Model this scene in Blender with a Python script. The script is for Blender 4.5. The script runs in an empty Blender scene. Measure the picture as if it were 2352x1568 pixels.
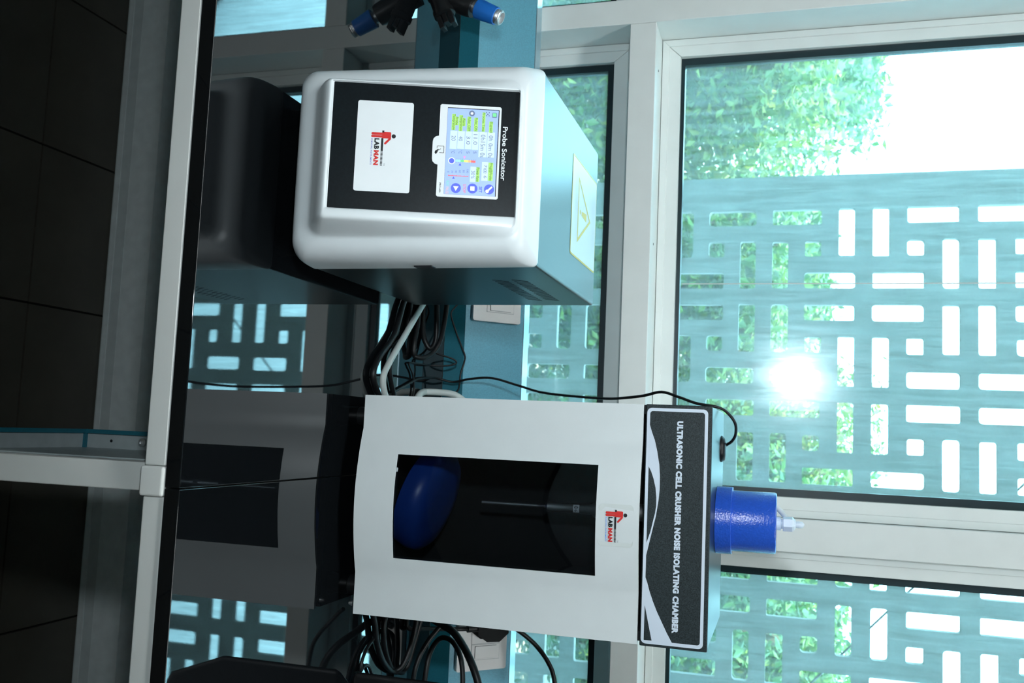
import bpy, bmesh, math, random
from mathutils import Vector, Matrix
random.seed(7)
S = bpy.context.scene
COL = S.collection
CZ = 1.48                       # camera height; worktop at 0.88

# ------------------------------------------------------------------ camera
pitch, yaw, roll = 0.2885, -0.0974, -0.01565
fw = Vector((math.sin(yaw)*math.cos(pitch), math.cos(yaw)*math.cos(pitch), -math.sin(pitch)))
rt = Vector((math.cos(yaw), -math.sin(yaw), 0)); up = rt.cross(fw)
ix = math.cos(roll)*up + math.sin(roll)*rt            # picture +x points up in the room (camera held on its side)
iy = -math.sin(roll)*up + math.cos(roll)*rt
cam = bpy.data.cameras.new('camera'); co = bpy.data.objects.new('camera', cam); COL.objects.link(co)
M = Matrix.Identity(4)
for i in range(3):
    M[i][0] = ix[i]; M[i][1] = -iy[i]; M[i][2] = -fw[i]
M.translation = (0, 0, CZ)
co.matrix_world = M
cam.sensor_fit = 'HORIZONTAL'; cam.sensor_width = 36.0; cam.lens = 36.0*2133/2352
cam.clip_start = 0.02; cam.clip_end = 200
S.camera = co
cam.dof.use_dof = True; cam.dof.focus_distance = 1.2; cam.dof.aperture_fstop = 11.0

# ------------------------------------------------------------------ light
S.view_settings.view_transform = 'Standard'; S.view_settings.look = 'None'
S.view_settings.exposure = 0.0; S.view_settings.gamma = 1.0; S.view_settings.use_curve_mapping = False
w = bpy.data.worlds.new('sky'); S.world = w; w.use_nodes = True
nt = w.node_tree; bg = nt.nodes['Background']
bg.inputs[0].default_value = (0.45, 0.79, 1.0, 1); bg.inputs[1].default_value = 16.0
def lamp(name, kind, loc, direction, energy, color):
    l = bpy.data.lights.new(name, kind); l.energy = energy; l.color = color
    o = bpy.data.objects.new(name, l); COL.objects.link(o); o.location = loc
    o.rotation_euler = Vector(direction).to_track_quat('-Z', 'Y').to_euler(); return o
sun = lamp('sun', 'SUN', (0, -5, 12), (0.25, 1.0, -1.75), 20.0, (1.0, 0.95, 0.82)); sun.data.angle = 0.009
flash = lamp('camera_flash', 'SPOT', (-0.233, 0.0, CZ+0.031), (0.06, 1.0, 0.20), 36.0, (0.88, 0.98, 1.03))
flash.data.spot_size = math.radians(150); flash.data.spot_blend = 1.0; flash.data.shadow_soft_size = 0.03

# ------------------------------------------------------------------ materials
MATS = {}
def mat(name, col, rough=0.5, spec=0.5, metal=0.0, var=0.06, vscale=30, bump=0.0, bscale=400, emit=None, es=0.0, coat=0.0, bd=.001):
    if name in MATS: return MATS[name]
    m = bpy.data.materials.new(name); m.use_nodes = True; MATS[name] = m
    n = m.node_tree.nodes; l = m.node_tree.links; b = n['Principled BSDF']
    b.inputs['Roughness'].default_value = rough; b.inputs['Specular IOR Level'].default_value = spec
    b.inputs['Metallic'].default_value = metal; b.inputs['Coat Weight'].default_value = coat
    tc = n.new('ShaderNodeTexCoord'); nz = n.new('ShaderNodeTexNoise'); nz.inputs['Scale'].default_value = vscale
    nz.inputs['Detail'].default_value = 4
    l.new(tc.outputs['Object'], nz.inputs['Vector'])
    rp = n.new('ShaderNodeValToRGB')
    rp.color_ramp.elements[0].position = .3; rp.color_ramp.elements[1].position = .7
    rp.color_ramp.elements[0].color = [c*(1-var) for c in col]+[1]
    rp.color_ramp.elements[1].color = [min(1, c*(1+var)) for c in col]+[1]
    l.new(nz.outputs['Fac'], rp.inputs['Fac']); l.new(rp.outputs['Color'], b.inputs['Base Color'])
    if bump:
        nb = n.new('ShaderNodeTexNoise'); nb.inputs['Scale'].default_value = bscale; nb.inputs['Detail'].default_value = 3
        l.new(tc.outputs['Object'], nb.inputs['Vector'])
        bp = n.new('ShaderNodeBump'); bp.inputs['Strength'].default_value = bump; bp.inputs['Distance'].default_value = bd
        l.new(nb.outputs['Fac'], bp.inputs['Height']); l.new(bp.outputs['Normal'], b.inputs['Normal'])
    if emit:
        b.inputs['Emission Color'].default_value = list(emit)+[1]; b.inputs['Emission Strength'].default_value = es
    return m

def glass_mat(name, tint, haze, hazecol, rough=0.0, streak=True, ior=1.5):
    m = bpy.data.materials.new(name); m.use_nodes = True; MATS[name] = m
    n = m.node_tree.nodes; l = m.node_tree.links; n.clear()
    out = n.new('ShaderNodeOutputMaterial')
    tr = n.new('ShaderNodeBsdfTransparent'); tr.inputs[0].default_value = list(tint)+[1]
    gl = n.new('ShaderNodeBsdfGlossy'); gl.inputs['Roughness'].default_value = rough; gl.inputs['Color'].default_value = (1, 1, 1, 1)
    fr = n.new('ShaderNodeFresnel'); fr.inputs['IOR'].default_value = ior
    mx = n.new('ShaderNodeMixShader'); l.new(fr.outputs[0], mx.inputs[0]); l.new(tr.outputs[0], mx.inputs[1]); l.new(gl.outputs[0], mx.inputs[2])
    last = mx
    if haze:
        # film of dust on the pane: a thin diffuse and a broad glossy layer with streaks
        df = n.new('ShaderNodeBsdfDiffuse'); df.inputs[0].default_value = list(hazecol)+[1]
        tl = n.new('ShaderNodeBsdfTranslucent'); tl.inputs[0].default_value = list(hazecol)+[1]
        rg = n.new('ShaderNodeBsdfGlossy'); rg.inputs['Roughness'].default_value = 0.16; rg.inputs[0].default_value = (.9, .95, 1, 1)
        d2 = n.new('ShaderNodeMixShader'); d2.inputs[0].default_value = .5
        l.new(df.outputs[0], d2.inputs[1]); l.new(tl.outputs[0], d2.inputs[2])
        d3 = n.new('ShaderNodeMixShader'); d3.inputs[0].default_value = .12
        l.new(d2.outputs[0], d3.inputs[1]); l.new(rg.outputs[0], d3.inputs[2])
        tc = n.new('ShaderNodeTexCoord'); mp = n.new('ShaderNodeMapping'); mp.inputs['Scale'].default_value = (48, 48, 4.0)
        nz = n.new('ShaderNodeTexNoise'); nz.inputs['Scale'].default_value = 2.0; nz.inputs['Detail'].default_value = 9; nz.inputs['Roughness'].default_value = .68
        nz.inputs['Distortion'].default_value = .6
        l.new(tc.outputs['Object'], mp.inputs['Vector']); l.new(mp.outputs[0], nz.inputs['Vector'])
        rp = n.new('ShaderNodeMapRange'); rp.inputs[1].default_value = .35; rp.inputs[2].default_value = .75
        rp.inputs[3].default_value = haze*.45; rp.inputs[4].default_value = haze*2.3
        l.new(nz.outputs['Fac'], rp.inputs[0])
        m2 = n.new('ShaderNodeMixShader'); l.new(rp.outputs[0], m2.inputs[0]); l.new(mx.outputs[0], m2.inputs[1]); l.new(d3.outputs[0], m2.inputs[2])
        last = m2
    l.new(last.outputs[0], out.inputs[0]); return m

WHITE = mat('white_abs_plastic', (.66, .71, .73), .32, .5, var=.015)
DOORW = mat('white_powder_coat', (.66, .71, .72), .33, .5, var=.015, bump=.05, bscale=900)
FRAMEW = mat('white_aluminium', (.80, .85, .83), .38, .45, var=.03, vscale=14)
BENCHW = mat('white_bench_steel', (.66, .68, .66), .4, .4, var=.02)
GREYST = mat('grey_galvanised_steel', (.36, .41, .42), .35, .5, var=.08, vscale=60)
BODYG = mat('grey_blue_textured_steel', (.010, .018, .021), .30, .4, var=.15, vscale=500, bump=.12, bscale=900)
BLACKP = mat('black_acrylic_panel', (.005, .008, .010), .35, .18, var=.2, vscale=300)
HEADM = mat('black_textured_steel', (.018, .027, .030), .5, .25, var=.6, vscale=700, bump=.3, bscale=900)
SILVERP = mat('silver_grey_print', (.60, .68, .78), .5, .4, var=.02)
INK = mat('black_ink', (.01, .012, .015), .5, .3)
REDI = mat('red_ink', (.62, .025, .022), .5, .3)
BLUEI = mat('blue_ink', (.06, .07, .45), .5, .3)
AZUREI = mat('azure_ink', (.05, .25, .75), .5, .3)
GRAYI = mat('grey_ink', (.25, .27, .29), .5, .3)
WHITEI = mat('white_print', (.74, .78, .80), .45, .4, var=.02)
STICK = mat('clear_sticker', (.64, .69, .68), .25, .5, var=.01)
GRANITE = mat('black_granite', (.004, .005, .006), .010, .55, var=.6, vscale=900, bump=.003, bscale=700)
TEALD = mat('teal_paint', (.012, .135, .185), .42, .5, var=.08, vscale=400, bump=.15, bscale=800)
LIPM = mat('pale_anodised_lip', (.42, .60, .68), .25, .5, metal=.6, var=.06, vscale=20)
SOCK = mat('ivory_socket_plastic', (.82, .80, .79), .35, .5, var=.02)
RUB = mat('black_rubber', (.006, .007, .008), .42, .4, var=.1)
CABLEW = mat('white_cable_sheath', (.60, .66, .64), .35, .5, var=.03)
BLUEC = mat('blue_hammered_paint', (.018, .085, .50), .22, .6, var=.08, vscale=300, bump=.5, bscale=420)
BLUET = mat('blue_plastic_tub', (.012, .07, .40), .35, .5)
BLUER = mat('bright_blue_plastic', (.015, .17, .62), .4, .5, var=.05)
NYLON = mat('pale_nylon', (.62, .72, .82), .3, .5, var=.03)
STEEL = mat('polished_steel', (.72, .74, .75), .42, .5, metal=1.0, var=.05)
GASK = mat('dark_gasket', (.012, .030, .036), .35, .5, var=.1)
KERB = mat('grey_kerb_paint', (.66, .70, .70), .5, .4, var=.06, vscale=40)
KERB2 = mat('pale_kerb_paint', (.80, .84, .84), .5, .4, var=.06, vscale=40)
TILEM = mat('dark_floor_tile', (.075, .070, .055), .38, .45, var=.18, vscale=5)
GROUT = mat('dark_grout', (.012, .012, .010), .9, .1)
WALLM = mat('grey_plaster', (.32, .32, .31), .8, .3, var=.04, vscale=6)
CEILM = mat('ceiling_paint', (.75, .76, .75), .8, .3, var=.03)
CONC = mat('jali_concrete', (.27, .27, .255), .85, .2, var=.14, vscale=14, bump=.3, bscale=160)
EARTH = mat('pale_bounce_ground', (.40, .40, .36), .95, .1, var=.4, vscale=3)  # unseen ground, kept pale to bounce light onto the concrete screen
BARK = mat('tree_bark', (.16, .13, .09), .9, .1, var=.3, vscale=12)
YELL = mat('yellow_ink', (.55, .47, .08), .5, .3)
LABW = mat('white_label_paper', (.50, .56, .58), .35, .5, var=.02)
GLASS = glass_mat('tinted_window_glass', (.84, .965, .945), .145, (.66, .80, .80))
DARKG = glass_mat('dark_smoked_acrylic', (.70, .73, .75), 0, (0, 0, 0))
INSIDE = mat('black_chamber_lining', (.012, .013, .014), .7, .3)

def leaf_mat(name, c0, c1, c2):
    m = bpy.data.materials.new(name); m.use_nodes = True
    n = m.node_tree.nodes; l = m.node_tree.links; b = n['Principled BSDF']
    g = n.new('ShaderNodeNewGeometry'); r = n.new('ShaderNodeValToRGB')
    e = r.color_ramp.elements; e[0].color = list(c0)+[1]; e[1].color = list(c2)+[1]; k = e.new(.55); k.color = list(c1)+[1]
    l.new(g.outputs['Random Per Island'], r.inputs[0]); l.new(r.outputs[0], b.inputs['Base Color'])
    b.inputs['Roughness'].default_value = .45
    t = n.new('ShaderNodeBsdfTranslucent'); l.new(r.outputs[0], t.inputs[0])
    mx = n.new('ShaderNodeMixShader'); mx.inputs[0].default_value = .35
    l.new(b.outputs[0], mx.inputs[1]); l.new(t.outputs[0], mx.inputs[2]); l.new(mx.outputs[0], n['Material Output'].inputs[0])
    return m
LEAF = [leaf_mat('leaf_green', (.035, .10, .03), (.09, .21, .045), (.22, .31, .05)),
        leaf_mat('leaf_deep_green', (.028, .09, .035), (.07, .175, .05), (.15, .26, .065)),
        leaf_mat('leaf_yellow_green', (.05, .12, .02), (.14, .24, .04), (.31, .34, .06))]

# ------------------------------------------------------------------ builders
ROOT = {}
def tag(o, label, cat, group=None, kind=None):
    if label: o['label'] = label
    if cat: o['category'] = cat
    if group: o['group'] = group
    if kind: o['kind'] = kind
    return o
def thing(name, label, cat, base, group=None, kind=None):
    o = bpy.data.objects.new(name, None); COL.objects.link(o); o.location = base; o.empty_display_size = .05
    ROOT[o.name] = Vector(base); tag(o, label, cat, group, kind); return o
class MB:
    def __init__(s): s.v = []; s.f = []
    def add(s, vs, fs):
        k = len(s.v); s.v += [tuple(v) for v in vs]; s.f += [tuple(i+k for i in f) for f in fs]; return s
    def box(s, x0, x1, y0, y1, z0, z1):
        return s.add([(x0,y0,z0),(x1,y0,z0),(x1,y1,z0),(x0,y1,z0),(x0,y0,z1),(x1,y0,z1),(x1,y1,z1),(x0,y1,z1)],
                     [(0,3,2,1),(4,5,6,7),(0,1,5,4),(1,2,6,5),(2,3,7,6),(3,0,4,7)])
    def prism(s, poly, axis, a, b):
        n = len(poly)
        def P(p, t):
            return (t, p[0], p[1]) if axis == 'x' else ((p[0], t, p[1]) if axis == 'y' else (p[0], p[1], t))
        vs = [P(p, a) for p in poly]+[P(p, b) for p in poly]
        fs = [tuple(range(n))[::-1], tuple(range(n, 2*n))]+[(i, (i+1) % n, n+(i+1) % n, n+i) for i in range(n)]
        return s.add(vs, fs)
    def lathe(s, prof, c, axis=Vector((0,0,1)), seg=40, cap=True):
        axis = Vector(axis).normalized(); a = axis.orthogonal().normalized(); b = axis.cross(a); c = Vector(c)
        vs = []; fs = []
        for r, h in prof:
            for i in range(seg):
                t = 2*math.pi*i/seg; vs.append(c+axis*h+(a*math.cos(t)+b*math.sin(t))*r)
        for j in range(len(prof)-1):
            for i in range(seg):
                k = (i+1) % seg; fs.append((j*seg+i, j*seg+k, (j+1)*seg+k, (j+1)*seg+i))
        if cap:
            fs.append(tuple(range(seg))[::-1]); m = (len(prof)-1)*seg; fs.append(tuple(range(m, m+seg)))
        return s.add(vs, fs)
    def tube(s, pts, r, seg=10, sub=6, zmin=None):
        P = [Vector(p) for p in pts]
        if sub > 1 and len(P) > 2:            # Catmull-Rom
            Q = []
            for i in range(len(P)-1):
                p0 = P[max(i-1, 0)]; p1 = P[i]; p2 = P[i+1]; p3 = P[min(i+2, len(P)-1)]
                for k in range(sub):
                    t = k/sub
                    Q.append(.5*((2*p1)+(p2-p0)*t+(2*p0-5*p1+4*p2-p3)*t*t+(3*p1-p0-3*p2+p3)*t**3))
            Q.append(P[-1]); P = Q
        if zmin is not None:
            for p in P: p.z = max(p.z, zmin)
        n = None; vs = []; fs = []
        for i, p in enumerate(P):
            d = (P[min(i+1, len(P)-1)]-P[max(i-1, 0)])
            d = d.normalized() if d.length > 1e-9 else Vector((0,0,1))
            n = d.orthogonal().normalized() if n is None else (n-d*n.dot(d)).normalized()
            b = d.cross(n)
            for k in range(seg):
                t = 2*math.pi*k/seg; vs.append(p+(n*math.cos(t)+b*math.sin(t))*r)
        for i in range(len(P)-1):
            for k in range(seg):
                j = (k+1) % seg; fs.append((i*seg+k, i*seg+j, (i+1)*seg+j, (i+1)*seg+k))
        fs.append(tuple(range(seg))[::-1]); m = (len(P)-1)*seg; fs.append(tuple(range(m, m+seg)))
        return s.add(vs, fs)
    def build(s, name, m, parent=None, base=None, smooth=False, bevel=0, subsurf=0, fix=True):
        me = bpy.data.meshes.new(name)
        r = parent
        while r is not None and r.parent is not None: r = r.parent
        off = ROOT[r.name] if r is not None else Vector(base or (0, 0, 0))
        me.from_pydata([Vector(v)-off for v in s.v], [], s.f); me.update()
        if fix:
            bm = bmesh.new(); bm.from_mesh(me); bmesh.ops.recalc_face_normals(bm, faces=bm.faces); bm.to_mesh(me); bm.free()
        me.materials.append(m)
        if smooth:
            for p in me.polygons: p.use_smooth = True
        o = bpy.data.objects.new(name, me); COL.objects.link(o)
        if parent is None:
            o.location = off; ROOT[o.name] = off
        else: o.parent = parent
        if bevel:
            b = o.modifiers.new('bevel', 'BEVEL'); b.width = bevel; b.segments = 3; b.limit_method = 'ANGLE'; b.angle_limit = .6
            for p in me.polygons: p.use_smooth = True
            k = o.modifiers.new('wn', 'WEIGHTED_NORMAL'); k.keep_sharp = True
        if subsurf:
            b = o.modifiers.new('sub', 'SUBSURF'); b.levels = subsurf; b.render_levels = subsurf
        if smooth and not bevel and not subsurf:
            try: me.set_sharp_from_angle(angle=.7)
            except Exception: pass
        return o
def box(name, m, parent, x0, x1, y0, y1, z0, z1, bevel=0, base=None):
    return MB().box(x0, x1, y0, y1, z0, z1).build(name, m, parent, base, bevel=bevel)
def rrect(x0, x1, z0, z1, r, n=5):
    P = []
    for cx, cz, a in ((x1-r, z0+r, -90), (x1-r, z1-r, 0), (x0+r, z1-r, 90), (x0+r, z0+r, 180)):
        for k in range(n+1):
            t = math.radians(a+90*k/n); P.append((cx+r*math.cos(t), cz+r*math.sin(t)))
    return P

# flat print: shapes in plane coordinates (metres), laid on a frame (origin, right, up, normal)
TXT = {}
def text_shape(s, fat):
    k = (s, fat)
    if k in TXT: return TXT[k]
    cu = bpy.data.curves.new('t', 'FONT'); cu.body = s; cu.size = 1; cu.offset = fat; cu.resolution_u = 3; cu.space_character = 1.0+(fat*1.6 if fat > .03 else 0)
    o = bpy.data.objects.new('t', cu); COL.objects.link(o)
    dg = bpy.context.evaluated_depsgraph_get(); me = bpy.data.meshes.new_from_object(o.evaluated_get(dg))
    vs = [(v.co.x, v.co.y) for v in me.vertices]; fs = [tuple(p.vertices) for p in me.polygons]
    bpy.data.objects.remove(o); bpy.data.curves.remove(cu); bpy.data.meshes.remove(me)
    TXT[k] = (vs, fs); return TXT[k]
class Flat:
    def __init__(s, frame): s.fr = frame; s.m = MB()
    def P(s, u, v, d): return s.fr(u, v, d)
    def poly(s, pts, d, thick=0):
        n = len(pts); vs = [s.P(u, v, d) for u, v in pts]
        if not thick: s.m.add(vs, [tuple(range(n))]); return s
        vs += [s.P(u, v, d-thick) for u, v in pts]
        s.m.add(vs, [tuple(range(n)), tuple(range(n, 2*n))[::-1]]+[(i, (i+1) % n, n+(i+1) % n, n+i) for i in range(n)]); return s
    def rect(s, uc, vc, wd, h, d, r=0, thick=0):
        if r: return s.poly(rrect(uc-wd/2, uc+wd/2, vc-h/2, vc+h/2, r), d, thick)
        return s.poly([(uc-wd/2, vc-h/2), (uc+wd/2, vc-h/2), (uc+wd/2, vc+h/2), (uc-wd/2, vc+h/2)], d, thick)
    def circ(s, uc, vc, r, d, n=28): return s.poly([(uc+r*math.cos(2*math.pi*i/n), vc+r*math.sin(2*math.pi*i/n)) for i in range(n)], d)
    def ring(s, pa, pb, d):
        n = len(pa); s.m.add([s.P(u, v, d) for u, v in pa]+[s.P(u, v, d) for u, v in pb], [(i, (i+1) % n, n+(i+1) % n, n+i) for i in range(n)]); return s
    def line(s, a, b, wd, d):
        dx, dy = b[0]-a[0], b[1]-a[1]; L = math.hypot(dx, dy); nx, ny = -dy/L*wd/2, dx/L*wd/2
        return s.poly([(a[0]+nx, a[1]+ny), (a[0]-nx, a[1]-ny), (b[0]-nx, b[1]-ny), (b[0]+nx, b[1]+ny)], d)
    def text(s, t, uc, vc, wd, h, d, fat=0.0, slope=0.0):
        vs, fs = text_shape(t, fat); x0 = min(v[0] for v in vs); x1 = max(v[0] for v in vs); y0 = min(v[1] for v in vs); y1 = max(v[1] for v in vs)
        s.m.add([s.P(uc+((x-x0)/(x1-x0)-.5)*wd, vc+((y-y0)/(y1-y0)-.5)*h+slope*((x-x0)/(x1-x0)-.5)*wd, d) for x, y in vs], fs); return s
    def build(s, name, m, parent, stuff=False):
        o = s.m.build(name, m, parent, fix=False)
        if stuff: o['kind'] = 'stuff'
        return o

def logo(fr, u0, v0, k, d, parent, blue):
    """figure leaning on a bench over the lettering; u0,v0 = left end and bar height, k = metres per unit (width 1055)"""
    C = lambda u, v: (u0+(u-260)*k, v0+(v-530)*k)
    f = Flat(fr)
    f.poly([C(*p) for p in [(300,520),(495,520),(495,720),(525,740),(525,775),(500,785),(330,785),(306,775),(300,750)]], d)
    f.poly([C(*p) for p in [(325,520),(400,520),(400,235),(388,214),(362,206),(338,214),(325,235)]], d)
    f.poly([C(*p) for p in [(408,520),(478,520),(478,235),(466,212),(442,204),(418,212),(408,235)]], d)
    f.poly([C(*p) for p in [(470,770),(510,785),(542,760),(672,640),(676,615),(655,592),(625,598),(500,712)]], d)
    f.text('MAN', *C(1085,378), 445*k, 145*k, d, .06)
    f.build('red_logo_print', REDI, parent, True)
    f = Flat(fr)
    f.circ(*C(420,862), 62*k, d); f.rect(*C(292,550), 65*k, 60*k, d+.00005); f.rect(*C(685,535), 390*k, 62*k, d)
    for i in range(11): f.rect(*C(905+i*39.5,535), 25*k, 62*k, d)
    f.text('LAB', *C(667,378), 330*k, 145*k, d, .06)
    f.build('black_logo_print', INK, parent, True)
    f = Flat(fr); f.text('SCIENTIFIC INSTRUMENTS', *C(902,232), 795*k, 42*k, d, .012); f.build('blue_logo_print', blue, parent, True)
    f = Flat(fr); f.text('TM', *C(1273,620), 85*k, 45*k, d); f.build('trademark_print', GRAYI, parent, True)

# ================================================================== STRUCTURE
XL, XR, YB, YW, ZC = -3.2, 3.2, -3.6, 1.80, 3.05
fl = MB().box(XL, XR, YB, YW+.2, -.06, -.006).build('floor', GROUT); fl['kind'] = 'structure'; ROOT[fl.name] = Vector((0, 0, 0))
tile = bpy.data.meshes.new('tile')
bm = bmesh.new()
mb = MB().box(-.1628, .1628, -.1628, .1628, -.012, 0.0)
vs = [bm.verts.new(v) for v in mb.v]; [bm.faces.new([vs[i] for i in f]) for f in mb.f]
bm.to_mesh(tile); bm.free(); tile.materials.append(TILEM)
for i in range(-7, 12):
    for j in range(-16, 1):
        x = -.872+.165+.33*i; y = 1.515+.165+.33*j
        if XL < x < XR and y > YB+.1 and len(fl.children) < 300:
            t = bpy.data.objects.new('tile', tile); COL.objects.link(t); t.parent = fl; t.location = (x, y, 0)
def struct(o): o['kind'] = 'structure'; return o
struct(box('wall_left', WALLM, None, XL-.15, XL, YB, YW+.25, -.06, ZC))
struct(box('wall_right', WALLM, None, XR, XR+.15, YB, YW+.25, -.06, ZC))
struct(box('wall_back', WALLM, None, XL-.15, XR+.15, YB-.15, YB, -.06, ZC))
struct(box('ceiling', CEILM, None, XL-.15, XR+.15, YB-.15, YW+.25, ZC, ZC+.15))
# outer wall: low wall below the glazing and tall wall above it
wf = struct(MB().box(XL-.15, XR+.15, YW, YW+.2, -.06, .90).build('wall_front', WALLM))
MB().box(XL-.15, XR+.15, YW, YW+.2, 2.45, 5.2).build('upper_wall', WALLM, wf)  # extra height added out of view to keep sun off the concrete screen
# kerb at the foot of the wall, two painted strips
kb = struct(MB().box(XL, XR, 1.731, YW, 0, .041).build('baseboard_front', KERB)); ROOT[kb.name] = Vector((0, 0, 0))
MB().box(XL, XR, 1.7315, YW, .041, .110).build('upper_strip', KERB2, kb)
MB().box(XL, XR, 1.7295, 1.7312, .004, .016).build('edge_bead', KERB2, kb)

# ---- window wall: mullions and transom (front 1.70), sashes at 1.79, glass 1.81
t1 = struct(box('trim_1', FRAMEW, None, -.830, -.781, 1.70, 1.84, .90, 2.45, bevel=.0015, base=(-.805, 1.77, .9)))
t2 = struct(box('trim_2', FRAMEW, None, .140, .199, 1.768, 1.84, CZ-.248, 2.45, bevel=.0012, base=(.17, 1.80, CZ-.248)))
t3 = struct(box('trim_3', FRAMEW, None, 1.12, 1.17, 1.70, 1.84, .90, 2.45, bevel=.0015, base=(1.145, 1.77, .9)))
t4 = struct(box('trim_4', FRAMEW, None, -.7805, 1.1195, 1.70, 1.84, CZ-.298, CZ-.2475, bevel=.0015, base=(.2, 1.77, CZ-.3)))
t5 = struct(box('trim_5', FRAMEW, None, -2.6, -.8305, 1.70, 1.84, CZ-.298, CZ-.2475, bevel=.0015, base=(-1.7, 1.77, CZ-.3)))
t6 = struct(box('trim_6', FRAMEW, None, -2.65, -2.60, 1.70, 1.84, .90, 2.45, bevel=.0015, base=(-2.62, 1.77, .9)))
struct(box('trim_7', WALLM, None, XL, -2.65, 1.74, 1.86, .90, 2.45)); struct(box('trim_8', WALLM, None, 1.17, XR, 1.74, 1.86, .90, 2.45))
for o_, w_ in ((t1, 'z'),):
    m = MB()          # screw holes along the mullion face
    for z in (.95, 1.62, 1.71): m.lathe([(.0018, 0), (.0018, .0006)], (-.815, 1.7, z), (0, -1, 0), 10)
    m.build('screw', GASK, t1)
m = MB()
for x in (-.70, -.36, .6): m.lathe([(.0022, 0), (.0022, .0006)], (x, 1.74, CZ-.2475), (0, 0, 1), 10)
m.build('screw', GASK, t4)
def sash(name, x0, x1, z0, z1, wb=.036, wl=.034, wr=.036, wt=.04, yf=1.79):
    r = thing(name, None, None, ((x0+x1)/2, 1.8, z0), kind='structure')
    o = [(x0, z0), (x1, z0), (x1, z1), (x0, z1)]; i = [(x0+wl, z0+wb), (x1-wr, z0+wb), (x1-wr, z1-wt), (x0+wl, z1-wt)]
    for k, nm in enumerate(('rail', 'stile', 'rail', 'stile')):
        j = (k+1) % 4
        e = .0004
        poly = [o[k], o[j], i[j], i[k]]
        c = (sum(p[0] for p in poly)/4, sum(p[1] for p in poly)/4)
        L = max(abs(o[k][0]-o[j][0]), abs(o[k][1]-o[j][1]))
        sc = 1-2*e/L
        poly = [(c[0]+(p[0]-c[0])*(sc if k % 2 == 0 else 1), c[1]+(p[1]-c[1])*(sc if k % 2 else 1)) for p in poly]
        p_ = MB().prism(poly, 'y', yf, 1.825).build(nm, FRAMEW, r, bevel=.0012)
        # outer raised fillet of the profile
        q = [o[k], o[j], (o[j][0]*.62+i[j][0]*.38, o[j][1]*.62+i[j][1]*.38), (o[k][0]*.62+i[k][0]*.38, o[k][1]*.62+i[k][1]*.38)]
        MB().prism(q, 'y', yf-.0035, yf+.001).build('fillet', FRAMEW, p_, bevel=.001)
    a = i; g = .014
    b = [(a[0][0]+g, a[0][1]+g*.55), (a[1][0]-g, a[1][1]+g*.55), (a[2][0]-g, a[2][1]-g), (a[3][0]+g, a[3][1]-g)]
    for k in range(4):
        j = (k+1) % 4
        MB().prism([a[k], a[j], b[j], b[k]], 'y', 1.802, 1.822).build('gasket', GASK, r)
    MB().box(a[0][0], a[1][0], 1.809, 1.814, a[0][1], a[2][1]).build('glass_pane', GLASS, r)
    return r
sash('window_1', -.780, .139, CZ-.2465, 2.44)
sash('window_2', .200, 1.119, CZ-.2465, 2.44)
sash('window_3', -.780, 1.119, .905, CZ-.299, wb=.05, wt=.045, wl=.035)
sash('window_4', -1.72, -.831, CZ-.2465, 2.44); sash('window_5', -2.599, -1.721, CZ-.2465, 2.44)
sash('window_6', -2.599, -.831, .905, CZ-.299, wb=.05, wt=.045)

MB().box(-.2955, -.2935, 1.8076, 1.8088, CZ-.2, 2.39).build('glass_seam', MATS['white_cable_sheath'], bpy.data.objects['window_1'])
# glass maker's stamp in the corner of the lower pane
fr = lambda u, v, d: (u, 1.8088-d, v)
w3 = bpy.data.objects['window_3']
f = Flat(lambda u, v, d: (-.665+(-(u)), 1.8088-d, CZ-.358+v))
f.text('SG TUFF', 0, 0, .052, .007, 0); f.text('TOUGHENED GLASS', 0, .009, .05, .0028, 0); f.rect(0, .0145, .004, .004, 0)
f.build('glass_stamp', GRAYI, w3, True)

def zz(r): return CZ+r
# ================================================================== OUTSIDE
gd = MB().box(-30, 30, YW+.2, 40, -.3, -.02).build('ground', EARTH); gd['kind'] = 'structure'
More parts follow.
